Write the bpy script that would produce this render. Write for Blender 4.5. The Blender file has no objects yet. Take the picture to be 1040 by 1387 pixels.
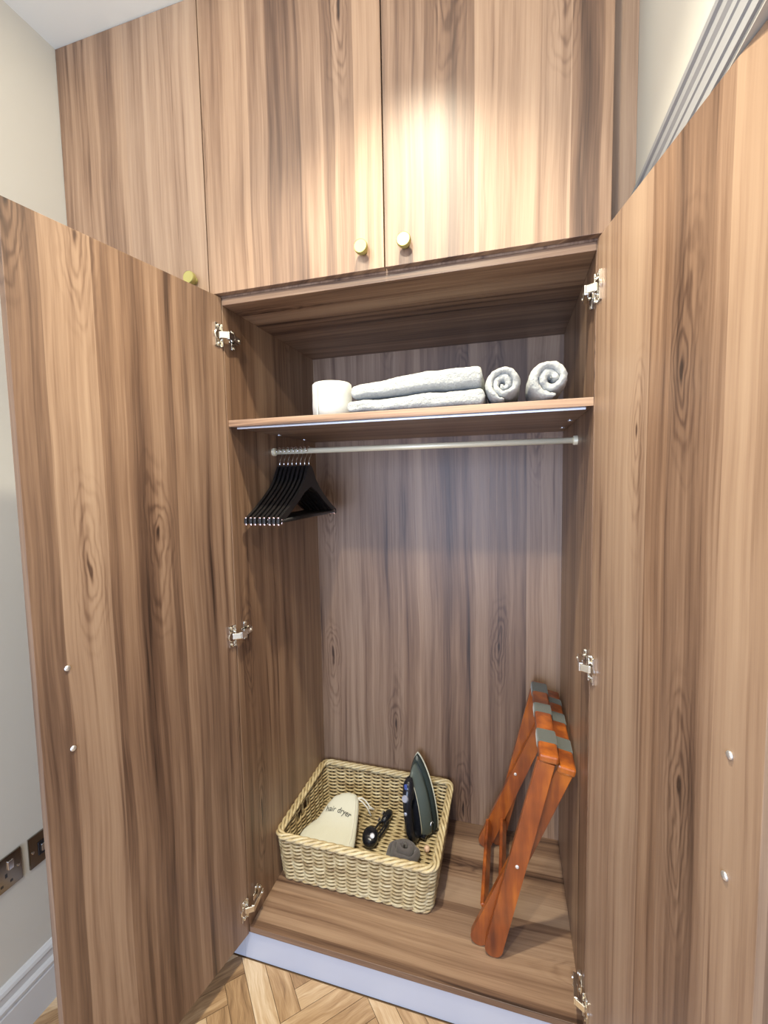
import bpy, bmesh, math, random
from mathutils import Vector, Matrix, noise
random.seed(7)
PI = math.pi
scene = bpy.context.scene
COL = scene.collection

# ------------------------------------------------------------------ camera
cd = bpy.data.cameras.new('camera'); cam = bpy.data.objects.new('camera', cd); COL.objects.link(cam)
cR = Vector((0.9613697, 0.2746331, -0.0185741)); cU = Vector((-0.0025034, 0.0761991, 0.9970895)); cF = Vector((-0.2752492, 0.9585251, -0.0739430))
cM = Matrix((cR, cU, -cF)).transposed().to_4x4(); cM.translation = Vector((0.73315, -1.03466, 1.41584))
cam.matrix_world = cM
cd.sensor_fit = 'VERTICAL'; cd.sensor_height = 36.0; cd.lens = 591.585 / 1387 * 36; cd.clip_start = 0.02
scene.camera = cam

# ------------------------------------------------------------------ light
scene.view_settings.view_transform = 'Standard'
try: scene.view_settings.look = 'None'
except Exception: pass
scene.view_settings.exposure = 0.12; scene.view_settings.gamma = 1.0; scene.view_settings.use_curve_mapping = False
w = bpy.data.worlds.new('room_world'); scene.world = w; w.use_nodes = True
bg = w.node_tree.nodes['Background']; bg.inputs[0].default_value = (0.97, 0.95, 0.88, 1); bg.inputs[1].default_value = 0.20

def lamp(name, typ, loc, energy, color, target=None, **kw):
    l = bpy.data.lights.new(name, typ); l.energy = energy; l.color = color
    for k, v in kw.items(): setattr(l, k, v)
    o = bpy.data.objects.new(name, l); COL.objects.link(o); o.location = loc
    if target: o.rotation_euler = (Vector(target) - Vector(loc)).to_track_quat('-Z', 'Y').to_euler()
    return o
lamp('overhead_spot', 'SPOT', (0.50, -0.42, 2.60), 142, (1.0, 0.91, 0.70), (0.46, -0.30, 0), spot_size=math.radians(100), spot_blend=1.0, shadow_soft_size=0.025)
lamp('overhead_spot', 'SPOT', (0.42, -1.35, 2.60), 78, (1.0, 0.91, 0.72), (0.45, -0.7, 0), spot_size=math.radians(172), spot_blend=0.25, shadow_soft_size=0.05)  # added fill spot, brightens upper doors and wardrobe; no known fixture
lamp('overhead_spot', 'SPOT', (-0.10, -1.20, 2.60), 22, (1.0, 0.91, 0.72), (-0.05, -0.8, 0), spot_size=math.radians(168), spot_blend=0.5, shadow_soft_size=0.05)  # extra warm fill, added to lift the upper left and the right door
lamp('window_daylight', 'AREA', (0.25, -3.0, 1.15), 88, (0.56, 0.70, 1.0), (0.45, 0, 1.0), shape='RECTANGLE', size=1.6, size_y=1.8)

# ------------------------------------------------------------------ measures
ZF, ZS, ZT, ZH, WI, DP = 0.107, 1.584, 1.907, 1.884, 0.907, 0.558
XL, XR, ZC = -0.490, 0.989, 2.632
T = 0.018

# ------------------------------------------------------------------ node helpers
class NB:
    def __init__(s, name):
        s.m = bpy.data.materials.new(name); s.m.use_nodes = True; s.t = s.m.node_tree; s.t.nodes.clear()
        s.o = s.t.nodes.new('ShaderNodeOutputMaterial'); s.b = s.t.nodes.new('ShaderNodeBsdfPrincipled')
        s.t.links.new(s.b.outputs[0], s.o.inputs[0])
    def n(s, typ, ins=None, **props):
        nd = s.t.nodes.new('ShaderNode' + typ)
        for k, v in props.items(): setattr(nd, k, v)
        for k, v in (ins or {}).items(): s.put(nd.inputs[k], v)
        return nd
    def put(s, sock, v):
        if isinstance(v, bpy.types.NodeSocket): s.t.links.new(v, sock)
        else: sock.default_value = v
    def math(s, op, a, b=0.0, c=0.0, clamp=False):
        nd = s.n('Math', {0: a, 1: b, 2: c}, operation=op); nd.use_clamp = clamp; return nd.outputs[0]
    def xyz(s, x=0.0, y=0.0, z=0.0): return s.n('CombineXYZ', {0: x, 1: y, 2: z}).outputs[0]
    def noise(s, vec, scale=1.0, detail=3.0, rough=0.55):
        return s.n('TexNoise', {'Vector': vec, 'Scale': scale, 'Detail': detail, 'Roughness': rough}).outputs['Fac']
    def smooth(s, v, a, b, c=0.0, d=1.0):
        nd = s.n('MapRange', {0: v, 1: a, 2: b, 3: c, 4: d}); nd.interpolation_type = 'SMOOTHSTEP'; return nd.outputs[0]
    def ramp(s, f, stops):
        nd = s.n('ValToRGB', {0: f}); e = nd.color_ramp.elements
        while len(e) < len(stops): e.new(0.5)
        for i, (p, c) in enumerate(stops): e[i].position = p; e[i].color = (*c, 1)
        return nd.outputs[0]
    def mix(s, f, a, b, mode='MIX'):
        nd = s.n('Mix', None, data_type='RGBA', blend_type=mode)
        s.put(nd.inputs[0], f); s.put(nd.inputs[6], a); s.put(nd.inputs[7], b); return nd.outputs[2]
    def bump(s, h, strength=0.3, dist=0.001):
        s.put(s.b.inputs['Normal'], s.n('Bump', {'Height': h, 'Strength': strength, 'Distance': dist}).outputs[0])
    def set(s, **kw):
        for k, v in kw.items(): s.put(s.b.inputs[k.replace('_', ' ')], v)

def plain(name, col, rough=0.5, metal=0.0, **kw):
    b = NB(name); b.set(Base_Color=(*col, 1), Roughness=rough, Metallic=metal, **kw); return b.m

def walnut(name, grain='Z', tint=(1, 1, 1)):
    b = NB(name)
    oc = b.n('TexCoord').outputs['Object']; sp = b.n('SeparateXYZ', {0: oc})
    rnd = b.n('ObjectInfo').outputs['Random']; off = b.math('MULTIPLY', rnd, 37.0)
    X, Y, Z = sp.outputs
    if grain == 'Z': u0 = b.math('ADD', X, Y); v0 = Z
    else: u0 = b.math('ADD', Y, Z); v0 = X
    u = b.math('ADD', u0, off); v = b.math('ADD', v0, b.math('MULTIPLY', rnd, 11.0))
    # slow wander of the grain
    wv = b.noise(b.xyz(b.math('MULTIPLY', u, 3.0), b.math('MULTIPLY', v, 1.1), 3.3), 1.0, 2.0)
    uw = b.math('ADD', u, b.math('MULTIPLY', b.math('SUBTRACT', wv, 0.5), 0.05))
    # staves of different tone with crisp joints
    vo = b.n('TexVoronoi', {'Scale': 11.0, 'Randomness': 1.0}, voronoi_dimensions='1D'); b.put(vo.inputs['W'], b.math('ADD', u, b.math('MULTIPLY', wv, 0.012)))
    stave = b.n('SeparateColor', {0: vo.outputs['Color']})
    vo2 = b.n('TexVoronoi', {'Scale': 34.0, 'Randomness': 1.0}, voronoi_dimensions='1D'); b.put(vo2.inputs['W'], b.math('ADD', uw, 5.0))
    fine_st = b.n('SeparateColor', {0: vo2.outputs['Color']}).outputs[0]
    # streaks
    s1 = b.noise(b.xyz(b.math('MULTIPLY', uw, 38.0), b.math('MULTIPLY', v, 0.9), stave.outputs[1]), 1.0, 4.0, 0.6)
    s2 = b.noise(b.xyz(b.math('MULTIPLY', uw, 230.0), b.math('MULTIPLY', v, 5.0), 0.0), 1.0, 3.0, 0.6)
    s3 = b.noise(b.xyz(b.math('MULTIPLY', u, 5.0), b.math('MULTIPLY', v, 2.0), 9.0), 1.0, 2.0)
    # knots and cathedral figure
    dst1 = b.noise(b.xyz(b.math('MULTIPLY', u, 14.0), b.math('MULTIPLY', v, 5.0), 6.0), 1.0, 3.0)
    dst2 = b.noise(b.xyz(b.math('MULTIPLY', u, 9.0), b.math('MULTIPLY', v, 3.0), 2.0), 1.0, 3.0)
    kn = b.n('TexVoronoi', {'Vector': b.xyz(b.math('ADD', b.math('MULTIPLY', uw, 7.6), b.math('MULTIPLY', dst1, 0.35)), b.math('ADD', b.math('MULTIPLY', v, 1.5), b.math('MULTIPLY', dst2, 0.5)), 0.0), 'Scale': 1.0, 'Randomness': 1.0}, voronoi_dimensions='2D')
    kd = kn.outputs['Distance']
    kon = b.math('GREATER_THAN', b.n('SeparateColor', {0: kn.outputs['Color']}).outputs[0], 0.60)
    wob = b.noise(b.xyz(b.math('MULTIPLY', u, 22.0), b.math('MULTIPLY', v, 7.0), 1.0), 1.0, 3.0)
    ringp = b.math('ADD', b.math('MULTIPLY', kd, 85.0), b.math('MULTIPLY', wob, 14.0))
    ring = b.math('POWER', b.math('ADD', b.math('MULTIPLY', b.math('SINE', ringp), 0.5), 0.5), 2.0)
    rmask = b.math('MULTIPLY', b.smooth(kd, 0.40, 0.10), kon)
    core = b.math('MULTIPLY', b.smooth(b.math('ADD', kd, b.math('MULTIPLY', wob, 0.06)), 0.085, 0.03), kon)
    # combined tone
    t = b.math('MULTIPLY', stave.outputs[0], 0.26)
    t = b.math('ADD', t, b.math('MULTIPLY', fine_st, 0.13))
    t = b.math('ADD', t, b.math('MULTIPLY', b.math('SUBTRACT', s1, 0.12), 0.72))
    s4 = b.noise(b.xyz(b.math('MULTIPLY', uw, 110.0), b.math('MULTIPLY', v, 2.2), 4.0), 1.0, 4.0, 0.7)
    t = b.math('ADD', t, b.math('MULTIPLY', b.math('ADD', b.math('MULTIPLY', s2, 0.6), b.math('MULTIPLY', b.math('SUBTRACT', s4, .3), 0.9)), 0.36))
    t = b.math('ADD', t, b.math('MULTIPLY', s3, 0.16))
    t = b.math('SUBTRACT', t, 0.155)
    t = b.math('SUBTRACT', t, b.math('MULTIPLY', b.math('MULTIPLY', ring, rmask), 0.15))
    t = b.math('SUBTRACT', t, b.math('MULTIPLY', core, 0.34))
    dark = b.smooth(s1, 0.40, 0.28); t = b.math('SUBTRACT', t, b.math('MULTIPLY', dark, 0.16))
    c = b.ramp(t, [(0.12, (0.032, 0.017, 0.011)), (0.34, (0.095, 0.051, 0.031)), (0.52, (0.195, 0.114, 0.069)), (0.68, (0.290, 0.184, 0.115)), (0.95, (0.39, 0.265, 0.17))])
    hue = b.mix(b.math('MULTIPLY', stave.outputs[2], 0.55), c, b.mix(1.0, c, (0.92, 1.0, 1.12, 1), 'MULTIPLY'))
    c2 = b.mix(1.0, hue, (*tint, 1), 'MULTIPLY')
    b.set(Base_Color=c2, Roughness=b.math('ADD', 0.36, b.math('MULTIPLY', s2, 0.14)))
    b.put(b.b.inputs['Specular IOR Level'], 0.5)
    b.bump(b.math('ADD', s2, b.math('MULTIPLY', s1, 0.6)), 0.12, 0.0006)
    return b.m

M = {}
M['walnut'] = walnut('walnut_upright')
M['walnut_h'] = walnut('walnut_lengthwise', 'X')
M['edge'] = walnut('walnut_edge', 'X', (1.5, 1.55, 1.5))
def wall_mat(name, col):
    b = NB(name); oc = b.n('TexCoord').outputs['Object']
    n1 = b.noise(oc, 2.0, 3.0); n2 = b.noise(oc, 180.0, 3.0)
    b.set(Base_Color=b.mix(n1, (*[k * 0.95 for k in col], 1), (*[min(1, k * 1.04) for k in col], 1)), Roughness=0.75)
    b.bump(n2, 0.08, 0.001); return b.m
M['wall'] = wall_mat('matt_cream_wall_paint', (0.54, 0.525, 0.475))
M['ceiling'] = wall_mat('ceiling_paint', (0.78, 0.79, 0.74))
M['trim_dark'] = plain('white_satin_paint_dark_copy', (0.31, 0.32, 0.335), 0.4)  # same white paint as the baseboard, darkened to offset the near spot's light
M['trim_pale'] = plain('white_satin_paint_light_copy', (0.54, 0.55, 0.555), 0.4)  # same paint as the architrave, kept lighter where less spot light falls
M['plinth'] = plain('white_plinth_laminate', (0.42, 0.44, 0.50), 0.4)
M['brass'] = plain('brushed_brass', (0.42, 0.385, 0.15), 0.5, 0.7)
M['brass_dull'] = plain('brass_stem', (0.55, 0.50, 0.38), 0.25, 1.0)
M['nickel'] = plain('nickel_plated_steel', (0.80, 0.77, 0.70), 0.22, 1.0)
M['screw'] = plain('zinc_screw', (0.82, 0.84, 0.86), 0.3, 0.85)
M['rail'] = plain('champagne_rail', (0.84, 0.78, 0.58), 0.4, 0.25)
M['strip'] = plain('aluminium_strip', (0.75, 0.76, 0.78), 0.4, 0.6)
M['chrome'] = plain('chrome', (0.85, 0.86, 0.88), 0.12, 1.0)
M['black'] = plain('black_stained_wood', (0.006, 0.0055, 0.006), 0.4)
M['clip'] = plain('rose_metal_clip', (0.80, 0.60, 0.55), 0.2, 1.0)
M['rack_pin'] = plain('rack_rivet', (0.85, 0.85, 0.85), 0.3, 0.7)
M['plate'] = plain('black_nickel_plate', (0.30, 0.27, 0.23), 0.16, 1.0)
M['blackp'] = plain('glossy_black_plastic', (0.012, 0.013, 0.018), 0.12)
M['darkp'] = plain('dark_green_grey_plastic', (0.030, 0.040, 0.038), 0.2)
M['tank'] = plain('smoky_water_tank', (0.085, 0.105, 0.098), 0.08)
M['cream_line'] = plain('cream_edge_line', (0.60, 0.58, 0.45), 0.3)
M['silver'] = plain('silver_button', (0.62, 0.66, 0.80), 0.22, 0.6)
M['blue'] = plain('blue_water_window', (0.05, 0.08, 0.28), 0.1)
M['ink'] = plain('dark_grey_print', (0.05, 0.05, 0.05), 0.8)
M['room_door'] = plain('room_door_paint', (0.70, 0.70, 0.68), 0.45)
M['pink'] = plain('peach_toggle', (0.80, 0.56, 0.42), 0.35)
def cloth(name, c1, c2, sc=260, st=0.6, d=0.002):
    b = NB(name); oc = b.n('TexCoord').outputs['Object']
    n1 = b.noise(oc, sc, 4.0, 0.7); n2 = b.noise(oc, 25.0, 3.0)
    b.set(Base_Color=b.mix(n1, (*c1, 1), (*c2, 1)), Roughness=0.95); b.put(b.b.inputs['Sheen Weight'], 0.3)
    b.bump(b.math('ADD', n1, b.math('MULTIPLY', n2, 0.5)), st, d); return b.m
M['terry'] = cloth('white_terry', (0.27, 0.28, 0.27), (0.52, 0.53, 0.50), 130, 1.0, 0.006)
M['paper'] = cloth('white_tissue', (0.43, 0.43, 0.40), (0.53, 0.53, 0.49), 90, 0.4, 0.001)
M['cotton'] = cloth('cream_cotton', (0.60, 0.60, 0.50), (0.72, 0.72, 0.61), 500, 0.3, 0.0006)
M['cord'] = cloth('white_cord', (0.70, 0.69, 0.62), (0.85, 0.84, 0.78), 400, 0.3, 0.0006)
M['greycloth'] = cloth('charcoal_grey_cloth', (0.085, 0.078, 0.085), (0.15, 0.14, 0.15), 320, 0.5, 0.001)
M['strap'] = cloth('grey_green_webbing', (0.060, 0.068, 0.060), (0.115, 0.125, 0.110), 600, 0.6, 0.0008)
def wicker():
    b = NB('wicker_cane'); oc = b.n('TexCoord').outputs['Object']; r = b.n('ObjectInfo').outputs['Random']
    n1 = b.noise(oc, 30.0, 4.0, 0.7); n2 = b.noise(oc, 240.0, 3.0)
    f = b.math('ADD', b.math('MULTIPLY', n1, 0.9), b.math('MULTIPLY', b.math('SUBTRACT', r, 0.5), 0.25))
    c = b.ramp(f, [(0.22, (0.24, 0.155, 0.07)), (0.42, (0.45, 0.345, 0.18)), (0.60, (0.58, 0.48, 0.28)), (0.8, (0.66, 0.59, 0.40))])
    b.set(Base_Color=c, Roughness=0.45); b.bump(n2, 0.3, 0.0008); return b.m
M['wicker'] = wicker()
def rackwood():
    b = NB('orange_stained_hardwood'); oc = b.n('TexCoord').outputs['Object']
    mp = b.n('Mapping', {0: oc, 3: (25.0, 25.0, 3.0)}).outputs[0]
    n1 = b.noise(mp, 1.0, 4.0, 0.6); n2 = b.noise(oc, 9.0, 2.0)
    c = b.ramp(b.math('ADD', b.math('MULTIPLY', n1, 0.6), b.math('MULTIPLY', n2, 0.4)), [(0.33, (0.10, 0.022, 0.007)), (0.5, (0.25, 0.060, 0.012)), (0.66, (0.47, 0.13, 0.016))])
    b.set(Base_Color=c, Roughness=0.28); b.put(b.b.inputs['Coat Weight'], 0.4); return b.m
M['rack'] = rackwood()
def oak():
    b = NB('oak_parquet'); oc = b.n('TexCoord').outputs['Object']; r = b.n('ObjectInfo').outputs['Random']
    sp = b.n('SeparateXYZ', {0: oc})
    u = b.math('ADD', sp.outputs[1], b.math('MULTIPLY', r, 9.0)); v = b.math('ADD', sp.outputs[0], b.math('MULTIPLY', r, 5.0))
    n0 = b.noise(b.xyz(b.math('MULTIPLY', u, 12.0), b.math('MULTIPLY', v, 6.0), 0.0), 1.0, 2.0)
    n1 = b.noise(b.xyz(b.math('ADD', b.math('MULTIPLY', u, 55.0), b.math('MULTIPLY', n0, 4.0)), b.math('MULTIPLY', v, 5.0), 0.0), 1.0, 4.0, 0.65)
    n2 = b.noise(b.xyz(b.math('MULTIPLY', u, 300.0), b.math('MULTIPLY', v, 12.0), 0.0), 1.0, 3.0)
    f = b.math('ADD', b.math('ADD', b.math('MULTIPLY', n1, 0.75), b.math('MULTIPLY', n2, 0.25)), b.math('MULTIPLY', b.math('SUBTRACT', r, 0.5), 0.30))
    c = b.ramp(f, [(0.25, (0.17, 0.095, 0.045)), (0.42, (0.34, 0.21, 0.105)), (0.56, (0.46, 0.31, 0.17)), (0.75, (0.62, 0.48, 0.32))])
    b.set(Base_Color=c, Roughness=0.38); b.bump(n2, 0.2, 0.0006); return b.m
M['oak'] = oak()
M['joint'] = plain('dark_floor_joint', (0.14, 0.085, 0.045), 0.8)

# ------------------------------------------------------------------ mesh helpers
def link(name, me, mat, parent=None, loc=(0, 0, 0), rot=None, smooth=False):
    o = bpy.data.objects.new(name, me); COL.objects.link(o)
    if mat and not me.materials: me.materials.append(mat)
    if parent: o.parent = parent
    o.location = loc
    if rot is not None: o.rotation_euler = rot
    if smooth:
        for p in me.polygons: p.use_smooth = True
    return o
def obj(name, bm, mat, parent=None, loc=(0, 0, 0), rot=None, smooth=False):
    """links bm as one mesh; its verts are in world space, minus the parent's place"""
    me = bpy.data.meshes.new(name)
    if parent is not None and parent.get('_base') is not None and loc == (0, 0, 0) and rot is None:
        bmesh.ops.translate(bm, verts=bm.verts, vec=-Vector(parent['_base']))
    bmesh.ops.recalc_face_normals(bm, faces=bm.faces)
    bm.to_mesh(me); bm.free()
    return link(name, me, mat, parent, loc, rot, smooth)
def thing(name, label, cat, loc=(0, 0, 0), group=None):
    o = bpy.data.objects.new(name, None); COL.objects.link(o); o.location = loc; o.empty_display_size = 0.05
    o['label'] = label; o['category'] = cat; o['_base'] = tuple(loc)
    if group: o['group'] = group
    return o
def tag(o, label, cat, group=None):
    o['label'] = label; o['category'] = cat
    if group: o['group'] = group
    return o
def struct(o): o['kind'] = 'structure'; return o
def box(bm, x0, x1, y0, y1, z0, z1, bev=0.0, mat=None):
    vs = [Vector((x, y, z)) for x in (x0, x1) for y in (y0, y1) for z in (z0, z1)]
    if mat is not None: vs = [mat @ v for v in vs]
    b = [bm.verts.new(v) for v in vs]
    fs = [bm.faces.new([b[i] for i in q]) for q in ((0, 1, 3, 2), (4, 6, 7, 5), (0, 4, 5, 1), (2, 3, 7, 6), (0, 2, 6, 4), (1, 5, 7, 3))]
    if bev > 0:
        es = list({e for f in fs for e in f.edges})
        bmesh.ops.bevel(bm, geom=es, offset=bev, segments=2, affect='EDGES', profile=0.5)
    return bm
def newbox(*a, **k): return box(bmesh.new(), *a, **k)
def tube(bm, pts, r, n=8, closed=False, rs=None, flat=None):
    pts = [Vector(p) for p in pts]; N = len(pts); rings = []
    up = None
    for i, p in enumerate(pts):
        a = pts[i - 1] if (i > 0 or closed) else p; c = pts[(i + 1) % N] if (i < N - 1 or closed) else p
        t = (c - a)
        if t.length < 1e-9: t = Vector((0, 0, 1))
        t.normalize()
        if up is None:
            up = Vector((0, 0, 1)) if abs(t.z) < 0.9 else Vector((1, 0, 0))
        s = t.cross(up)
        if s.length < 1e-4: s = t.orthogonal()
        s.normalize(); q = s.cross(t).normalized(); up = q
        rr = rs[i] if rs else r
        rings.append([bm.verts.new(p + s * math.cos(2 * PI * k / n) * rr + q * math.sin(2 * PI * k / n) * rr * (flat or 1)) for k in range(n)])
    for i in range(N if closed else N - 1):
        A, B = rings[i], rings[(i + 1) % N]
        for k in range(n): bm.faces.new((A[k], A[(k + 1) % n], B[(k + 1) % n], B[k]))
    if not closed: bm.faces.new(rings[0][::-1]); bm.faces.new(rings[-1])
    return bm
def lathe(bm, prof, n=24, mat=None):
    """prof: (radius, height) along local z"""
    rings = []
    for r, h in prof:
        rr = max(r, 1e-5)
        rings.append([bm.verts.new((mat or Matrix()) @ Vector((rr * math.cos(2 * PI * k / n), rr * math.sin(2 * PI * k / n), h))) for k in range(n)])
    for A, B in zip(rings, rings[1:]):
        for k in range(n): bm.faces.new((A[k], A[(k + 1) % n], B[(k + 1) % n], B[k]))
    bm.faces.new(rings[0][::-1]); bm.faces.new(rings[-1])
    return bm
def frame(o, X, Y, Z): m = Matrix((Vector(X), Vector(Y), Vector(Z))).transposed().to_4x4(); m.translation = Vector(o); return m
def extrude_poly(bm, poly, y0, y1, mat=None, bev=0.0):
    """poly in local x,z ; thickness along local y"""
    mt = mat or Matrix()
    A = [bm.verts.new(mt @ Vector((x, y0, z))) for x, z in poly]; B = [bm.verts.new(mt @ Vector((x, y1, z))) for x, z in poly]
    n = len(poly); fs = [bm.faces.new(A), bm.faces.new(B[::-1])]
    caps = list(fs)
    for i in range(n): fs.append(bm.faces.new((A[i], B[i], B[(i + 1) % n], A[(i + 1) % n])))
    if bev:
        es = list({e for f in caps for e in f.edges})
        bmesh.ops.bevel(bm, geom=es, offset=bev, segments=2, affect='EDGES', profile=0.5)
    return bm

# ------------------------------------------------------------------ the room
YB, YN = 0.60, -3.2
# floor base + herringbone planks
fl = struct(obj('floor', newbox(XL - 0.1, XR + 0.3, YN, YB, -0.05, -0.004), M['joint']))
def clip(poly, a, val, keep_less):
    out = []
    for i in range(len(poly)):
        p, q = poly[i], poly[(i + 1) % len(poly)]
        ip = (p[a] <= val) == keep_less; iq = (q[a] <= val) == keep_less
        if ip: out.append(p)
        if ip != iq:
            t = (val - p[a]) / (q[a] - p[a]); out.append((p[0] + (q[0] - p[0]) * t, p[1] + (q[1] - p[1]) * t))
    return out
def herringbone():
    W, L, g = 0.056, 0.280, 0.0007
    c45 = math.sqrt(0.5); n = 4; done = 0; rest = bmesh.new()
    items = []
    for i in range(-60, 60):
        for j in range(-40, 40):
            # block of two planks; step (W,W) along the zigzag, (L,-L)... columns
            ox = i * W + j * L; oy = i * W - j * L
            for kind in (0, 1):
                if kind == 0: r = (ox, oy, ox + L, oy + W)
                else: r = (ox + L, oy + W - L, ox + L + W, oy + W)
                x0, y0, x1, y1 = r[0] + g, r[1] + g, r[2] - g, r[3] - g
                poly = [(x0, y0), (x1, y0), (x1, y1), (x0, y1)]
                ro = lambda p: ((p[0] - p[1]) * c45 + 0.20, (p[0] + p[1]) * c45 - 0.55)
                P = [ro(p) for p in poly]
                cx = sum(p[0] for p in P) / 4; cy = sum(p[1] for p in P) / 4
                if cx < XL - 0.3 or cx > XR + 0.4 or cy < YN - .3 or cy > 0.3: continue
                for a, v_, kl in ((0, XL + .001, False), (0, 1.085, True), (1, YN, False), (1, -0.001, True)):
                    P = clip(P, a, v_, kl)
                    if len(P) < 3: break
                if len(P) < 3: continue
                ar = abs(sum(P[k][0] * P[(k + 1) % len(P)][1] - P[(k + 1) % len(P)][0] * P[k][1] for k in range(len(P)))) / 2
                if ar < 2e-5: continue
                items.append((P, kind, cx, cy))
    items.sort(key=lambda t: (t[2] - 0.3) ** 2 + (t[3] + 0.3) ** 2)
    for P, kind, cx, cy in items:
        ang = PI / 4 + (PI / 2 if kind else 0)
        own = done < 290
        if own:
            bm = bmesh.new(); ca, sa = math.cos(-ang), math.sin(-ang)
            Q = [((x - cx) * ca - (y - cy) * sa, (x - cx) * sa + (y - cy) * ca) for x, y in P]
        else: bm = rest; Q = P
        top = [bm.verts.new((x, y, 0.0)) for x, y in Q]; bot = [bm.verts.new((x, y, -0.004)) for x, y in Q]
        bm.faces.new(top)
        for k in range(len(Q)): bm.faces.new((top[k], bot[k], bot[(k + 1) % len(Q)], top[(k + 1) % len(Q)]))
        if own:
            me = bpy.data.meshes.new('plank'); bmesh.ops.recalc_face_normals(bm, faces=bm.faces); bm.to_mesh(me); bm.free()
            link('plank', me, M['oak'], fl, (cx, cy, 0.0), (0, 0, ang)); done += 1
    o = obj('plank_field', rest, M['oak'], fl); o['kind'] = 'stuff'
herringbone()
struct(obj('ceiling', newbox(XL - 0.1, XR + 0.3, YN, YB + .05, ZC, ZC + 0.08), M['ceiling']))
struct(obj('wall_left', newbox(XL - 0.1, XL, YN, YB + .05, -.05, ZC), M['wall']))
struct(obj('wall_back', newbox(XL, XR + 0.3, YB, YB + .05, -.05, ZC), M['wall']))
bm = bmesh.new()
DY0, DY1, DZ = -0.105, -0.90, 1.906      # doorway in the right wall
box(bm, XR, XR + 0.3, DY0, YB, -.05, ZC); box(bm, XR, XR + 0.3, YN, DY1, -.05, ZC); box(bm, XR, XR + 0.3, DY1, DY0, DZ, ZC)
struct(obj('wall_right', bm, M['wall']))
# room door standing in the right-hand doorway
d1 = struct(obj('door_1', newbox(XR + 0.125, XR + 0.165, DY1 + .004, DY0 - .004, 0.005, DZ - .004, 0.002), M['room_door']))
bm = bmesh.new(); 
for z0, z1 in ((0.15, 0.85), (1.0, 1.78)):
    for y0, y1 in ((DY1 + .10, DY1 + .37), (DY1 + .43, DY0 - .10)): box(bm, XR + .117, XR + .126, y0, y1, z0, z1, 0.003)
obj('panel', bm, M['room_door'], d1)
# architrave round the doorway, ridged profile
def prof_sweep(bm, prof, a, b_, horizontal=True):
    A = []; B = []
    for (s, t) in prof:
        if horizontal: A.append(bm.verts.new((XR - t, a, s))); B.append(bm.verts.new((XR - t, b_, s)))
        else: A.append(bm.verts.new((XR - t, s, a))); B.append(bm.verts.new((XR - t, s, b_)))
    for i in range(len(prof) - 1): bm.faces.new((A[i], A[i + 1], B[i + 1], B[i]))
    bm.faces.new(A); bm.faces.new(B[::-1])
apro = [(0, 0), (0, .022), (.006, .025), (.012, .022), (.016, .015), (.028, .013), (.034, .017), (.037, .020), (.040, .017), (.044, .013), (.056, .012), (.060, .016), (.063, .012), (.080, .010), (.083, .014), (.086, .014), (.089, .009), (.104, .008), (.104, 0)]
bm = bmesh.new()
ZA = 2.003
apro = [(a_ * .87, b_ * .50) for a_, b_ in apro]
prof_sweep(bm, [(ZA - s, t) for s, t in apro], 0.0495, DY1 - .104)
struct(obj('trim_1', bm, M['trim_dark']))
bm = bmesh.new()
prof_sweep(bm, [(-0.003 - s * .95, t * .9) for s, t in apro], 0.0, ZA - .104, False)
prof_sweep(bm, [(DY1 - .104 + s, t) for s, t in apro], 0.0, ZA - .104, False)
struct(obj('trim_2', bm, M['trim_dark']))
# baseboard on the left wall
bp = [(0, 0), (0, .018), (.095, .018), (.099, .014), (.103, .018), (.112, .019), (.118, .015), (.122, .010), (.138, .010), (.146, .014), (.154, .012), (.162, .005), (.162, 0)]
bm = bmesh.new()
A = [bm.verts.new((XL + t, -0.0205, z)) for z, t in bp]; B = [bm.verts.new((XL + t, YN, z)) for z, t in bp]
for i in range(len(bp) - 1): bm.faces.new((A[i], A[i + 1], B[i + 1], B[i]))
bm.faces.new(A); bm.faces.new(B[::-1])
struct(obj('baseboard_left', bm, M['trim_pale']))

# ------------------------------------------------------------------ wall plates
def wall_plate(y0, y1, label, double):
    t = thing('wall_socket' if double else 'wall_switch', label, 'socket' if double else 'switch', (XL, (y0 + y1) / 2, 0.398))
    obj('plate', newbox(XL, XL + .006, y0, y1, .398, .484, .0015), M['plate'], t)
    def pin(y, z, w_, h_): return newbox(XL + .0055, XL + .0066, y - w_ / 2, y + w_ / 2, z - h_ / 2, z + h_ / 2)
    if double:
        for c in (y1 - .038, y0 + .038):
            obj('rocker', newbox(XL + .0055, XL + .0105, c - .012 + .016, c + .016 + .001, .447, .470, .0015), M['chrome'], t)
            bm = pin(c, .436, .005, .010); box(bm, XL + .0055, XL + .0066, c - .014, c - .008, .412, .418); box(bm, XL + .0055, XL + .0066, c + .008, c + .014, .412, .418)
            obj('pin_hole', bm, M['blackp'], t)
        ys = (y0 + .009, y1 - .009)
    else:
        obj('insert', newbox(XL + .0055, XL + .0085, y0 + .022, y1 - .022, .422, .458, .001), M['blackp'], t)
        for q in (-.008, .008): obj('rocker', newbox(XL + .008, XL + .0115, (y0 + y1) / 2 + q - .006, (y0 + y1) / 2 + q + .006, .430, .450, .001), M['chrome'], t)
        ys = (y0 + .009, y1 - .009)
    for y in ys:
        bm = bmesh.new(); lathe(bm, [(.0035, 0), (.0035, .001), (.002, .0014)], 12, Matrix.Translation((XL + .006, y, .441)) @ Matrix.Rotation(PI / 2, 4, 'Y'))
        obj('screw', bm, M['chrome'], t)
wall_plate(-.418, -.272, 'double dark metal wall socket on the left wall, nearer the camera', True)
wall_plate(-.254, -.168, 'small dark metal wall plate beside the left wardrobe door edge', False)

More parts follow.
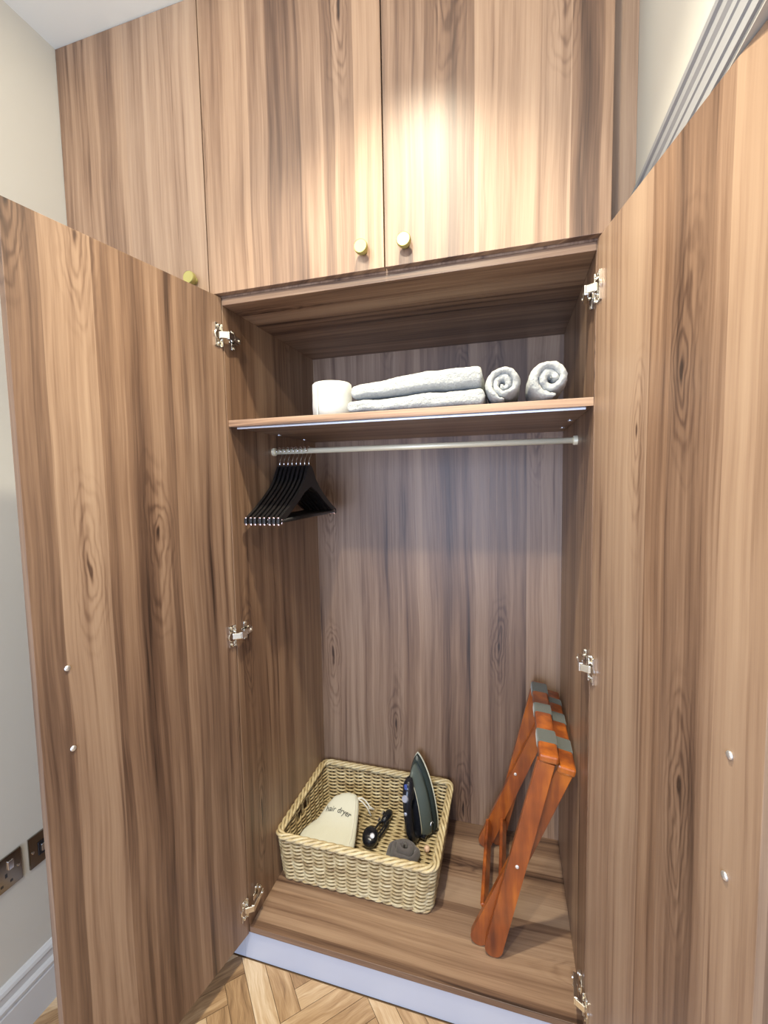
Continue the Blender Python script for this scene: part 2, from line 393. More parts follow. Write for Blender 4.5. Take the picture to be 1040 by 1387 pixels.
# ------------------------------------------------------------------ the open wardrobe
B_ = 0.0008
wr = thing('wardrobe', 'open double walnut wardrobe with shelf, hanging rail and two wide-open doors', 'wardrobe', (WI / 2, 0.27, 0))
for x0, x1 in ((-T, 0), (WI, WI + T)): obj('side_panel', newbox(x0, x1, 0, DP + T, ZF - T, ZH + T, B_), M['walnut'], wr)
obj('base_panel', newbox(0.0002, WI - .0002, 0, DP, ZF - T, ZF, B_), M['walnut_h'], wr)
obj('top_panel', newbox(0.0002, WI - .0002, 0, DP, ZH, ZH + T, B_), M['walnut_h'], wr)
obj('back_panel', newbox(0.0002, WI - .0002, DP, DP + T, 0.001, ZH + T), M['walnut'], wr)
obj('shelf', newbox(0.0002, WI - .0002, 0.006, DP - .0005, ZS - T, ZS, B_), M['walnut_h'], wr)
obj('edge_band', newbox(0.0003, WI - .0003, 0.0050, 0.0060, ZS - T, ZS), M['edge'], wr)
pl = obj('plinth', newbox(-.022, WI + .019, 0.004, 0.02, 0.0, ZF - T - .0005), M['plinth'], wr); pl['label'] = 'white plinth under the wardrobe floor'
obj('light_strip', newbox(0.012, WI - .012, 0.026, 0.034, ZS - T - .004, ZS - T), M['strip'], wr)['label'] = 'thin pale strip under the shelf front'
for x in (0.016, WI - .016):
    for y in (.25, .43):
        bm = bmesh.new(); lathe(bm, [(.007, 0), (.007, -.002), (.004, -.003)], 12, Matrix.Translation((x, y, ZS - T))); obj('fixing_cap', bm, M['screw'], wr)
YR, ZR = 0.235, 1.511
bm = bmesh.new(); tube(bm, [(0.004, YR, ZR), (WI - .004, YR, ZR)], .0085, 16); rl = obj('clothes_rail', bm, M['rail'], wr, smooth=True); rl['label'] = 'pale gold hanging rail'
for x, s in ((0, 1), (WI, -1)):
    bm = bmesh.new(); lathe(bm, [(.0125, 0), (.0125, .009), (.011, .0105)], 20, Matrix.Translation((x, YR, ZR)) @ Matrix.Rotation(s * PI / 2, 4, 'Y')); obj('rail_bracket', bm, M['rail'], wr)

DW, DZ0, DZ1 = 0.477, 0.090, 1.9035
def open_door(side):
    if side < 0: ang = .187; H = Vector((0.0, -.0045, 0)); X = Vector((-math.sin(ang), -math.cos(ang), 0)); n = Vector((math.cos(ang), -math.sin(ang), 0)); yr = (-T, 0)
    else: ang = .215; H = Vector((WI, -.0045, 0)); X = Vector((math.sin(ang), -math.cos(ang), 0)); n = Vector((-math.cos(ang), -math.sin(ang), 0)); yr = (0, T)
    bm = newbox(0, DW, yr[0], yr[1], DZ0, DZ1, .0008)
    base = Vector(wr['_base'])
    d = obj('door', bm, M['walnut'], wr, tuple(H - base), (0, 0, math.atan2(X.y, X.x)))
    Yl = Vector((0, 0, 1)).cross(X); Mi = frame(H, X, Yl, (0, 0, 1)).inverted()
    x0 = 0.0 if side < 0 else WI; m = 1 if side < 0 else -1
    for z, fl_ in ((1.803, 1), (.992, -1), (.178, 1)):
        bm = bmesh.new()
        F = frame(H + X * .012 + Vector((0, 0, z)), X, n, (0, 0, 1))
        # plate screwed on the door's inner face, with cup
        box(bm, -.006, .016, 0, .0022, -.030, .030, .002, F)
        box(bm, -.008, -.006, 0, .007, -.029, .029, .0004, F) ; box(bm, .014, .0165, 0, .006, -.029, .029, .0004, F)
        for zz in (-.023, .023): lathe(bm, [(.0048, 0), (.0048, .0035), (.0028, .005)], 12, F @ Matrix.Translation((.004, .002, zz)) @ Matrix.Rotation(-PI / 2, 4, 'X'))
        lathe(bm, [(.015, -.0), (.015, .004), (.013, .0055)], 20, F @ Matrix.Translation((.004, .001, 0)) @ Matrix.Rotation(-PI / 2, 4, 'X'))
        # cranked arm reaching into the carcass
        p0 = H + X * .014 + n * .006; p1 = H + X * .000 + n * .020; p2 = Vector((x0 + m * .017, .018, 0)); p3 = Vector((x0 + m * .013, .050, 0))
        for a, c, hz, th in ((p0, p1, .0085, .003), (p1, p2, .010, .0045), (p2, p3, .0075, .005)):
            dd = (c - a); L = dd.length; dd.normalize(); G = frame(a + Vector((0, 0, z)), dd, Vector((0, 0, 1)).cross(dd), (0, 0, 1))
            box(bm, -.001, L + .001, -th, th, -hz, hz, .0015, G)
        # cross-shaped mounting plate on the side panel
        xs = sorted((x0, x0 + m * .004)); box(bm, xs[0], xs[1], .020, .058, z - .009, z + .009, .0012)
        box(bm, xs[0], xs[1], .030, .044, z - .026, z + .026, .0012)
        for yy, zz in ((.037, .021), (.037, -.021), (.054, 0.004)):
            lathe(bm, [(.0042, 0), (.0042, .003), (.0025, .004)], 10, Matrix.Translation((x0 + m * .004, yy, z + zz)) @ Matrix.Rotation(m * PI / 2, 4, 'Y'))
        for yy in (.026, .044): lathe(bm, [(.0036, 0), (.0036, .003), (.0025, .0035)], 10, Matrix.Translation((x0 + m * .0185, yy, z)) @ Matrix.Rotation(m * PI / 2, 4, 'Y'))
        bmesh.ops.transform(bm, matrix=Mi, verts=bm.verts)
        h = obj('hinge', bm, M['nickel'], None); h.parent = d
    for z in (1.067, .907):
        bm = bmesh.new(); lathe(bm, [(.0055, 0), (.0055, .0012), (.0045, .0028), (.001, .0034)], 16, Matrix.Translation((.4255, 0, z)) @ Matrix.Rotation(-PI / 2 if side < 0 else PI / 2, 4, 'X'))
        h = obj('screw', bm, M['screw'], None, smooth=True); h.parent = d
    return d
dL = open_door(-1); dR = open_door(1)
dL['label'] = 'left door, swung open'; dR['label'] = 'right door, swung open'

# ------------------------------------------------------------------ cabinets above and to the left
def knob(parent, x, z):
    bm = bmesh.new(); Mx = Matrix.Translation((x, -.020, z)) @ Matrix.Rotation(PI / 2, 4, 'X')
    lathe(bm, [(.0095, 0), (.0095, .002), (.0065, .004), (.006, .011), (.0155, .013), (.0160, .0145), (.0160, .0235), (.0148, .026), (.0145, .0255), (.001, .0252)], 32, Mx)
    k = obj('knob', bm, M['brass'], None)
    # knob belongs to the door: verts are world, door stands at its parent's base
    base = Vector(parent.parent['_base']) + parent.location
    k.data.transform(Matrix.Translation(-base)); k.parent = parent
    return k
g = .0015
uc = thing('upper_cabinet', 'pair of walnut cupboards above the open wardrobe, two doors with brass knobs', 'cabinet', (WI / 2, 0.27, ZT - .003))
bm = bmesh.new(); box(bm, -T, 0, 0.0002, DP + T, ZT - .0045, ZC - .001); box(bm, WI, WI + T, 0.0002, DP + T, ZT - .0045, ZC - .001)
box(bm, 0, WI, 0.0002, DP + T, ZT - .0045, ZT + T - .0045); box(bm, 0, WI, 0.0002, DP + T, ZC - T, ZC - .001); box(bm, 0, WI, DP, DP + T, ZT + T, ZC - T)
obj('body', bm, M['walnut'], uc)
xs = (-.0228, .4545, .9297)
da = obj('door', newbox(xs[0] + g, xs[1] - g, -.020, -.002, ZT, ZC - .002, B_), M['walnut'], uc)
db = obj('door', newbox(xs[1] + g, xs[2], -.020, -.002, ZT, ZC - .002, B_), M['walnut'], uc)
knob(da, .404, 1.951); knob(db, .505, 1.950)
obj('filler_panel', newbox(.9265, XR - .0005, 0.050, .066, ZT - .0045, ZC - .001), M['walnut'], uc)
obj('filler_panel', newbox(.9265, XR - .0005, 0.050, .066, 0, ZT - .006), M['walnut'], wr)
ul = thing('upper_cabinet', 'single walnut wall cupboard against the left wall, partly hidden by the open left door', 'cabinet', (-.25, .27, ZT - .003))
obj('body', newbox(XL + .001, -T - .0005, 0.0002, DP + T, ZT - .0045, ZC - .001), M['walnut'], ul)
dc = obj('door', newbox(XL + .0015, xs[0] - g, -.020, -.002, ZT, ZC - .002, B_), M['walnut'], ul)
knob(dc, -.066, 1.948)
ll = thing('lower_cabinet', 'closed walnut cupboard hidden behind the open left door', 'cabinet', (-.25, .27, 0))
obj('body', newbox(XL + .001, -T - .0005, 0.0002, DP + T, ZF - T, ZT - .006), M['walnut'], ll)
obj('plinth', newbox(XL + .021, -.0225, 0.004, 0.02, 0.0, ZF - T - .0005), M['plinth'], ll)
obj('door', newbox(XL + .0205, xs[0] - g - .001, -.020, -.002, DZ0, DZ1, B_), M['walnut'], ll)

# ------------------------------------------------------------------ hangers
def hanger(i, x, label):
    t = thing('coat_hanger', label, 'hanger', (x, YR, 1.30), 'black coat hangers on the rail')
    top = 1.462
    def yz(pts): return [(YR + a, top + b) for a, b in pts]
    half = [(0.0, .004), (.012, .002), (.024, -.016), (.038, -.042), (.065, -.066), (.105, -.094), (.150, -.122), (.185, -.140), (.204, -.148)]
    low = [(.206, -.162), (.196, -.165), (.150, -.143), (.095, -.113), (.045, -.080), (0.0, -.062)]
    R_ = half + low; Lf = [(-a, b) for a, b in reversed(half[1:] + low[:-1])]
    bm = bmesh.new(); Mx = Matrix.Translation((x, YR, top)) @ Matrix.Rotation(PI / 2, 4, 'Z')
    extrude_poly(bm, R_ + Lf, -.0042, .0042, Mx, .0015)
    obj('shoulders', bm, M['black'], t)
    bm = bmesh.new(); tube(bm, [(x, YR - .194, top - .156), (x, YR + .194, top - .156)], .0058, 10); obj('trouser_bar', bm, M['black'], t, smooth=True)
    bm = bmesh.new(); pts = [(x, YR, top), (x, YR, top + .012)]
    cz = ZR + .0125 - .0175 + .001
    for k in range(15):
        a = -PI / 2 + k / 14 * PI * 1.5
        pts.append((x, YR + .0175 * math.cos(a) * 1.0, cz + .0175 * math.sin(a) + 0.0))
    pts[2:4] = [(x, YR + .002, top + .020)]
    tube(bm, pts, .0016, 8); obj('hook', bm, M['chrome'], t, smooth=True)
    cy_ = .196
    for s in (-1, 1):
        bm = newbox(x - .0050, x + .0022, YR + s * .199 - .003, YR + s * .199 + .003, top - .168, top - .144, .0018)
        box(bm, x - .0052, x + .0052, YR + s * .187 - .004, YR + s * .187 + .002, top - .165, top - .150, .0015)
        obj('clip', bm, M['clip'], t)
    t.rotation_euler[2] = math.radians((0.0, .35, -.15, .3, -.1, .4, .1, -.2)[i])
hl = ['black wooden hanger at the left end of the rail, against the side panel', 'second black wooden hanger from the left side panel', 'third black wooden hanger from the left side panel',
      'fourth black wooden hanger from the left side panel', 'fourth black wooden hanger counted back from the rail side', 'third black wooden hanger counted back from the rail side',
      'black wooden hanger just left of the outermost one', 'outermost black wooden hanger, its open triangle in full view']
for i in range(8): hanger(i, .022 + i * .0147, hl[i])

# ------------------------------------------------------------------ towels and paper on the shelf
def fuzz(v, amp, sc): return Vector((noise.noise(v * sc), noise.noise(v * sc + Vector((7, 3, 1))), noise.noise(v * sc + Vector((1, 9, 5))))) * amp
def folded(name, label, x0, x1, y0, y1, zfun, hfun, seed, group):
    t = thing(name, label, 'towel', ((x0 + x1) / 2, (y0 + y1) / 2, ZS), group)
    NX, NC = 64, 44
    bm = bmesh.new(); rings = []
    for i in range(NX + 1):
        s = i / NX; e = min(1, math.sqrt(max(0, 1 - (1 - min(s, 1 - s) / .035) ** 2)) if min(s, 1 - s) < .035 else 1); e = max(e, .02)
        x = x0 + (x1 - x0) * s; zb = zfun(s); h = hfun(s); ring = []
        for k in range(NC):
            a = 2 * PI * k / NC; ca, sa = math.cos(a), math.sin(a); p = 5.0
            r = (abs(ca) ** p + abs(sa) ** p) ** (-1 / p)
            yy = (y0 + y1) / 2 + (y1 - y0) / 2 * r * ca * (0.93 + .07 * e); zz = zb + h / 2 + h / 2 * r * sa * e
            v = Vector((x, yy, zz)); v += fuzz(v + Vector((seed, 0, 0)), .0035, 22) + fuzz(v, .0012, 110)
            v.z = max(v.z, zb + .0004)
            ring.append(bm.verts.new(v))
        rings.append(ring)
    for A, B in zip(rings, rings[1:]):
        for k in range(NC): bm.faces.new((A[k], A[(k + 1) % NC], B[(k + 1) % NC], B[k]))
    bm.faces.new(rings[0][::-1]); bm.faces.new(rings[-1])
    obj('folded_cloth', bm, M['terry'], t, smooth=True)
gt = 'white folded towels on the shelf'
folded('folded_towel', 'lower white folded towel lying directly on the shelf', .338, .679, .012, .235, lambda s: ZS, lambda s: .031 + .009 * min(1, s * 1.6), 1, gt)
folded('folded_towel', 'upper white folded towel stacked on top of the other', .350, .674, .010, .225, lambda s: ZS + .0335 + .009 * min(1, (s * .95 + .035) * 1.6), lambda s: .034 + .017 * min(1, s * 1.7), 5, gt)
def rolled(cx, R, turns, label, y0, y1, seed, squash):
    t = thing('rolled_towel', label, 'towel', (cx, y0 + .1, ZS), 'white rolled towels on the shelf')
    bm = bmesh.new(); N = int(46 * turns); th = (R - .002) / (turns + .25) * 1.16; prof = []
    for k in range(20):
        a = 2 * PI * k / 20; ca, sa = math.cos(a), math.sin(a); r = (abs(ca) ** 4 + abs(sa) ** 4) ** (-.25); prof.append((r * ca, r * sa))
    rings = []
    for i in range(N + 1):
        q = i / N; a = seed + q * turns * 2 * PI; rad = .0035 + (R - th * .5 - .0035) * q
        d = Vector((math.cos(a), 0, math.sin(a) * squash)); ring = []
        bulge = .010 * (1 - q) + .003 * math.sin(a * 2 + seed)
        for (pr, py) in prof:
            e = 1 if 0.04 < q < .97 else (.6 if 0 < q < 1 else .25)
            v = Vector((cx, (y0 + y1) / 2, ZS + R * squash)) + d * (rad + pr * th * .5 * e * .97)
            v.y += py * (y1 - y0) / 2 + (-bulge if py < 0 else bulge) * (-1)
            v += fuzz(v + Vector((seed, 0, 0)), .0030 + .003 * (1 - q), 34) + fuzz(v, .0022, 130)
            v.z = max(v.z, ZS + .0004); ring.append(bm.verts.new(v))
        rings.append(ring)
    for A, B in zip(rings, rings[1:]):
        for k in range(20): bm.faces.new((A[k], A[(k + 1) % 20], B[(k + 1) % 20], B[k]))
    bm.faces.new(rings[0][::-1]); bm.faces.new(rings[-1])
    obj('rolled_cloth', bm, M['terry'], t, smooth=True)
rolled(.721, .0475, 2.25, 'smaller rolled white towel standing next to the folded pair', .014, .24, -PI / 2 - 2.25 * 2 * PI, 1.0)
rolled(.821, .0530, 2.0, 'larger rolled white towel at the right end of the shelf', .010, .24, -PI / 2 + .25 - 2.0 * 2 * PI, .96)
tp = thing('toilet_roll', 'upright white paper roll at the left of the folded towels', 'paper roll', ((.272), .085, ZS))
bm = bmesh.new(); rings = []; n = 56; prof = [(.021, .004), (.021, .089), (.023, .0915), (.049, .0915), (.0525, .088), (.053, .06), (.0532, .03), (.0525, .003), (.050, .0004), (.022, .0004)]
for r, h in prof:
    rings.append([bm.verts.new(((.272) + (r + (.0006 * noise.noise(Vector((k * .7, h * 90, 0))) if r > .05 else 0)) * math.cos(2 * PI * k / n), .085 + r * math.sin(2 * PI * k / n), ZS + h)) for k in range(n)])
for i in range(len(rings)):
    A, B = rings[i], rings[(i + 1) % len(rings)]
    for k in range(n): bm.faces.new((A[k], A[(k + 1) % n], B[(k + 1) % n], B[k]))
obj('tissue', bm, M['paper'], tp, smooth=True)
bm = bmesh.new(); lathe(bm, [(.0205, .002), (.0205, .0895), (.0192, .0895), (.0192, .002)], 28, Matrix.Translation(((.272), .085, ZS))); obj('core', bm, plain('grey_card', (.45, .40, .33), .9), tp)
bm = bmesh.new(); c0 = Vector(((.272), .085, ZS)); vs = []
for j in range(9):
    a = -PI / 2 - .5 + j * .02; vs.append([bm.verts.new(c0 + Vector((math.cos(a) * ((.0540 + .0002 * j)), math.sin(a) * ((.0540 + .0002 * j)), z))) for z in (.004, .087)])
for a, b_ in zip(vs, vs[1:]): bm.faces.new((a[0], b_[0], b_[1], a[1]))
obj('loose_end', bm, M['paper'], tp)

# ------------------------------------------------------------------ wicker basket
BX0, BX1, BY0, BY1, BZ, BH = .014, .508, .172, .530, ZF + .006, .166
bk = thing('wicker_basket', 'rectangular pale wicker basket standing on the wardrobe floor', 'basket', ((BX0 + BX1) / 2, (BY0 + BY1) / 2, ZF))
FL = {'x0': .004, 'x1': .018, 'y0': .022, 'y1': .006}
def brect(h):       # rectangle at height fraction h (0..1)
    return (BX0 - FL['x0'] * h, BX1 + FL['x1'] * h, BY0 - FL['y0'] * h, BY1 + FL['y1'] * h)
RC = .028
def bpath(h, s, off=0.0):
    """s in [0,1) around the basket, starting front-left, going right; returns point and outward normal"""
    x0, x1, y0, y1 = brect(h); w_, d_ = x1 - x0, y1 - y0
    segs = [w_ - 2 * RC, PI / 2 * RC, d_ - 2 * RC, PI / 2 * RC, w_ - 2 * RC, PI / 2 * RC, d_ - 2 * RC, PI / 2 * RC]
    Lt = sum(segs); q = (s % 1.0) * Lt; k = 0
    while q > segs[k]: q -= segs[k]; k = (k + 1) % 8
    if k == 0: p = (x0 + RC + q, y0); n_ = (0, -1)
    elif k == 2: p = (x1, y0 + RC + q); n_ = (1, 0)
    elif k == 4: p = (x1 - RC - q, y1); n_ = (0, 1)
    elif k == 6: p = (x0, y1 - RC - q); n_ = (-1, 0)
    else:
        c = {1: (x1 - RC, y0 + RC, -PI / 2), 3: (x1 - RC, y1 - RC, 0), 5: (x0 + RC, y1 - RC, PI / 2), 7: (x0 + RC, y0 + RC, PI)}[k]
        a = c[2] + q / RC; n_ = (math.cos(a), math.sin(a)); p = (c[0] + RC * n_[0], c[1] + RC * n_[1])
    return Vector((p[0] + n_[0] * off, p[1] + n_[1] * off, BZ + h * (BH - .006))), Vector((n_[0], n_[1], 0))
NS = 46
for i in range(NS):
    s = i / NS; bm = bmesh.new()
    tube(bm, [bpath(h, s)[0] for h in (0.0, .33, .66, .95)], .0031, 6); obj('stake', bm, M['wicker'], bk, smooth=True)
# stake positions near left side middle frame the two grip holes
left_mid = []
for i in range(400):
    p, n_ = bpath(.8, i / 400)
    if n_.x < -.9 and .272 < p.y < .385: left_mid.append(i / 400)
ha, hb = min(left_mid), max(left_mid)
NR = 22
def wv(s, ph): return math.cos(PI * s * NS + ph)
for r in range(NR):
    h = .030 + r * (.905 / (NR - 1)); bm = bmesh.new(); ph = PI * (r % 2) 
    hole = r in (14, 15, 16, 17, 18)
    rad = .0039
    def pt(s, hh=h, ph=ph):
        wob_ = .0009 * noise.noise(Vector((s * 60, r * 3.1, 0)))
        p, n_ = bpath(hh + wob_ * 6, s, .0060 * wv(s, ph)); return p
    K = NS * 5
    if not hole: tube(bm, [pt(k / K) for k in range(K)], rad, 6, True)
    else:
        tot = 1 - (hb - ha)
        pts = [pt(hb + tot * k / K) for k in range(K + 1)]
        tube(bm, pts, rad, 6)
    o = obj('weaver', bm, M['wicker'], bk, smooth=True)
# wrap canes round the grip holes
mid = (ha + hb) / 2
for s_ in (ha, hb, mid):
    bm = bmesh.new(); tube(bm, [bpath(h, s_)[0] for h in (.45, .65, .8, .95)], .0052, 8); obj('grip_cane', bm, M['wicker'], bk, smooth=True)
# plaited rim : three strands wound together
for j in range(4):
    bm = bmesh.new(); K = NS * 6; pts = []
    for k in range(K):
        s = k / K; a = 2 * PI * (s * 15 + j / 4)
        p, n_ = bpath(.985, s); pts.append(p + n_ * (.0085 * math.cos(a)) + Vector((0, 0, .0055 * math.sin(a) + .001)))
    tube(bm, pts, .0050, 7, True); obj('rim_cane', bm, M['wicker'], bk, smooth=True)
# twisted foot border
for j in range(2):
    bm = bmesh.new(); K = NS * 5; pts = []
    for k in range(K):
        s = k / K; a = 2 * PI * (s * 27 + j / 2); p, n_ = bpath(0, s); pts.append(p + n_ * (.0035 * math.cos(a) + .002) + Vector((0, 0, .0028 * math.sin(a) + .0008)))
    tube(bm, pts, .0038, 6, True); obj('foot_cane', bm, M['wicker'], bk, smooth=True)
# woven bottom
bm = bmesh.new(); ny = 44
for i in range(ny):
    y = BY0 + .006 + (BY1 - BY0 - .012) * i / (ny - 1); pts = []
    for k in range(61):
        x = BX0 + .004 + (BX1 - BX0 - .008) * k / 60; pts.append((x, y, BZ + .003 + .0028 * math.cos(PI * k / 60 * 15 + PI * (i % 2))))
    tube(bm, pts, .0038, 5)
for i in range(15):
    x = BX0 + (BX1 - BX0) * (i + .5) / 15; tube(bm, [(x, BY0 + .003, BZ + .003), (x, BY1 - .003, BZ + .003)], .003, 5)
o = obj('woven_bottom', bm, M['wicker'], bk, smooth=True); o['kind'] = 'stuff'
ZB = BZ + .009     # top of the woven bottom

# ------------------------------------------------------------------ hair dryer pouch
P2 = [(.036, .212), (.030, .255), (.038, .292), (.070, .335), (.088, .398), (.108, .428), (.145, .446), (.183, .440), (.203, .400), (.219, .335), (.232, .262), (.225, .212), (.19, .197), (.10, .194)]
def catmull(P, m, closed=True):
    out = []; N = len(P)
    for i in range(N):
        p0, p1, p2, p3 = [Vector(P[(i + k) % N]) for k in (-1, 0, 1, 2)]
        for j in range(m):
            t = j / m; out.append(0.5 * ((2 * p1) + (-p0 + p2) * t + (2 * p0 - 5 * p1 + 4 * p2 - p3) * t * t + (-p0 + 3 * p1 - 3 * p2 + p3) * t ** 3))
    return out
po = catmull([(a, b_) for a, b_ in P2], 5)
pc = Vector((.140, .31))
def pouch_z(q, s): return .158 + .27 * (q[1] - .2)
def pouch_top(q):
    # radial fraction of q inside the outline
    d = Vector(q) - pc; a = math.atan2(d.y, d.x); best = 1e9; R = .1
    for p in po:
        dd = p - pc; da = abs((math.atan2(dd.y, dd.x) - a + PI) % (2 * PI) - PI)
        if da < best: best = da; R = dd.length
    s = min(1, d.length / R); return pouch_z(q, s) + .020 * math.sqrt(max(0, 1 - s ** 3)) + .002 * noise.noise(Vector((q[0] * 35, q[1] * 35, 0)))
pb = thing('drawstring_pouch', 'cream cotton drawstring pouch printed with hair dryer, left side of the basket', 'bag', (.14, .30, ZB))
bm = bmesh.new(); S = [0, .15, .3, .45, .6, .72, .82, .9, .96, 1.0]; top = []; bot = []
for s in S[1:]:
    rt = []; rb = []
    for p in po:
        q = pc + (p - pc) * s; base = pouch_z(q, s); e = math.sqrt(max(0, 1 - s ** 3)); wr_ = .0022 * noise.noise(Vector((q.x * 40, q.y * 40, 0))) * e
        rt.append(bm.verts.new((q.x, q.y, base + .020 * e + wr_ + (.0015 * math.sin(p.x * 260) if s > .9 else 0))))
        if s < 1: rb.append(bm.verts.new((q.x, q.y, max(ZB + .002, base - .034 * e))))
        else: rb.append(rt[-1])
    top.append(rt); bot.append(rb)
ct = bm.verts.new((pc.x, pc.y, pouch_z(pc, 0) + .020)); cb = bm.verts.new((pc.x, pc.y, pouch_z(pc, 0) - .034)); n = len(po)
for k in range(n):
    bm.faces.new((ct, top[0][k], top[0][(k + 1) % n])); bm.faces.new((cb, bot[0][(k + 1) % n], bot[0][k]))
for L_ in (top, bot):
    for A, B in zip(L_, L_[1:]):
        for k in range(n): bm.faces.new((A[k], A[(k + 1) % n], B[(k + 1) % n], B[k]))
obj('cotton_bag', bm, M['cotton'], pb, smooth=True)
bm = bmesh.new(); seam = [(.196, .425), (.207, .385), (.217, .340), (.228, .285), (.226, .225)]
tube(bm, [(x - .012, y, pouch_top((x - .012, y)) + .0008) for x, y in seam], .0013, 6); obj('seam', bm, M['cord'], pb, smooth=True)
bm = bmesh.new(); tube(bm, [(.188, .436, .219), (.200, .447, .214), (.214, .452, .200), (.230, .447, .185), (.243, .455, .170), (.236, .470, .160), (.222, .462, .165)], .0028, 8)
tube(bm, [(.186, .434, .219), (.204, .438, .206), (.222, .440, .186), (.238, .436, .160)], .0026, 8)
obj('drawstring', bm, M['cord'], pb, smooth=True)
tcu = bpy.data.curves.new('printed_text', 'FONT'); tcu.body = 'hair dryer'; tcu.size = .031; tcu.align_x = 'CENTER'; tcu.resolution_u = 2; tcu.extrude = 0
to = bpy.data.objects.new('tmp_text', tcu); COL.objects.link(to)
bpy.context.view_layer.update()
tme = bpy.data.meshes.new_from_object(to.evaluated_get(bpy.context.evaluated_depsgraph_get()))
bpy.data.objects.remove(to)
bm = bmesh.new(); bm.from_mesh(tme)
bmesh.ops.subdivide_edges(bm, edges=[e for e in bm.edges if e.calc_length() > .006], cuts=2)
for v in bm.verts:
    u, h = v.co.x, v.co.y; a = u * 3.2 + .10; Rr = .24
    q = (.117 + (Rr + h) * math.sin(a) , .350 - Rr + (Rr + h) * math.cos(a) - h * .0)
    v.co = Vector((q[0], q[1], pouch_top(q) + .0024))
o = obj('printed_text', bm, M['ink'], pb); bpy.data.meshes.remove(tme)

# ------------------------------------------------------------------ steam iron standing on its heel
ax = Vector((-.034, .036, .258)).normalized()
hz = Vector((-.29, -.957, 0)); hz = (hz - ax * hz.dot(ax)).normalized(); hy = hz.cross(ax)
IO = Vector((.438, .484, ZB + .004))
IM = frame(IO, ax, hy, hz)
ir = thing('steam_iron', 'black and smoky grey steam iron upright in the right back corner of the basket', 'iron', (IO.x, IO.y, ZB))
def outline(L0, L1, W_, m=40):
    P = []
    for k in range(m + 1):
        t = k / m; x = L0 + (L1 - L0) * t; w_ = W_ / 2 * (1 - t ** 2.6) ** .75 * (1 - .10 * (1 - min(1, t * 6)) ** 2)
        P.append((x, w_))
    return P + [(x, -y) for x, y in reversed(P[:-1])]
def loft(bm, levels, mat):
    rings = []
    for (L0, L1, W_, z, bend) in levels:
        rings.append([bm.verts.new(mat @ Vector((x, y, z + bend * ((x - L0) / (L1 - L0)) ** 2))) for x, y in outline(L0, L1, W_)])
    n = len(rings[0])
    for A, B in zip(rings, rings[1:]):
        for k in range(n): bm.faces.new((A[k], A[(k + 1) % n], B[(k + 1) % n], B[k]))
    bm.faces.new(rings[0][::-1]); bm.faces.new(rings[-1]); return bm
obj('soleplate', loft(bmesh.new(), [(.006, .262, .114, 0, 0), (.004, .265, .118, .003, 0), (.006, .263, .115, .006, 0)], IM), M['cream_line'], ir)
obj('skirt', loft(bmesh.new(), [(.004, .260, .113, .0062, 0), (.002, .258, .112, .016, 0), (.004, .246, .104, .024, 0)], IM), M['darkp'], ir)
obj('water_tank', loft(bmesh.new(), [(.004, .236, .098, .0242, 0), (.002, .232, .096, .040, 0), (.004, .222, .086, .056, 0), (.010, .208, .066, .070, 0), (.016, .196, .050, .078, 0)], IM), M['tank'], ir, smooth=True)
bm = bmesh.new(); tube(bm, [IM @ Vector((x, y, .0795)) for x, y in outline(.016, .212, .058, 24)], .0016, 6, True); obj('trim_line', bm, M['cream_line'], ir)
bm = bmesh.new()
loft(bm, [(.014, .214, .060, .0775, 0), (.015, .213, .058, .0835, 0)], IM); obj('control_deck', bm, M['blackp'], ir)
# handle: arching grip
bm = bmesh.new(); tube(bm, [IM @ Vector(p) for p in ((.012, 0, .066), (.006, 0, .090), (.014, 0, .104), (.040, 0, .112), (.085, 0, .113), (.125, 0, .110), (.160, 0, .101), (.190, 0, .086), (.204, 0, .074))], .014, 14, rs=[.019, .017, .016, .0155, .015, .016, .019, .018, .010])
obj('handle', bm, M['blackp'], ir, smooth=True)
bm = bmesh.new(); tube(bm, [IM @ Vector(p) for p in ((.130, 0, .080), (.150, 0, .098), (.185, 0, .090), (.205, 0, .080))], .02, 14, rs=[.016, .021, .020, .010]); obj('nose', bm, M['blackp'], ir, smooth=True)
bm = bmesh.new(); lathe(bm, [(.012, 0), (.012, .010), (.010, .013)], 20, IM @ Matrix.Translation((.150, 0, .113)) @ Matrix.Rotation(.35, 4, 'Y')); obj('dial', bm, M['silver'], ir)
for x, z in ((.180, .102), (.105, .123)):
    bm = bmesh.new(); lathe(bm, [(.006, 0), (.006, .006), (.004, .007)], 14, IM @ Matrix.Translation((x, 0, z))); obj('button', bm, M['silver'], ir)
bm = bmesh.new(); box(bm, .160, .195, -.006, .006, .092, .1115, .003, IM); obj('spray_nozzle', bm, M['blue'], ir)
bm = bmesh.new(); box(bm, -.003, .012, -.036, .036, .008, .076, .006, IM); obj('heel', bm, M['blackp'], ir)
bm = bmesh.new(); lathe(bm, [(.011, 0), (.009, .02), (.005, .035)], 14, IM @ Matrix.Translation((.006, 0, .112)) @ Matrix.Rotation(-PI / 2 - .3, 4, 'Y'))
obj('cord_guard', bm, M['blackp'], ir, smooth=True)
bm = bmesh.new(); tube(bm, [IM @ Vector((.030 + .012 * math.sin(a), -.0478, .036 + .010 * math.cos(a))) for a in [.3 + 2.6 * k / 10 for k in range(11)]], .0012, 6); obj('pale_mark', bm, M['silver'], ir)
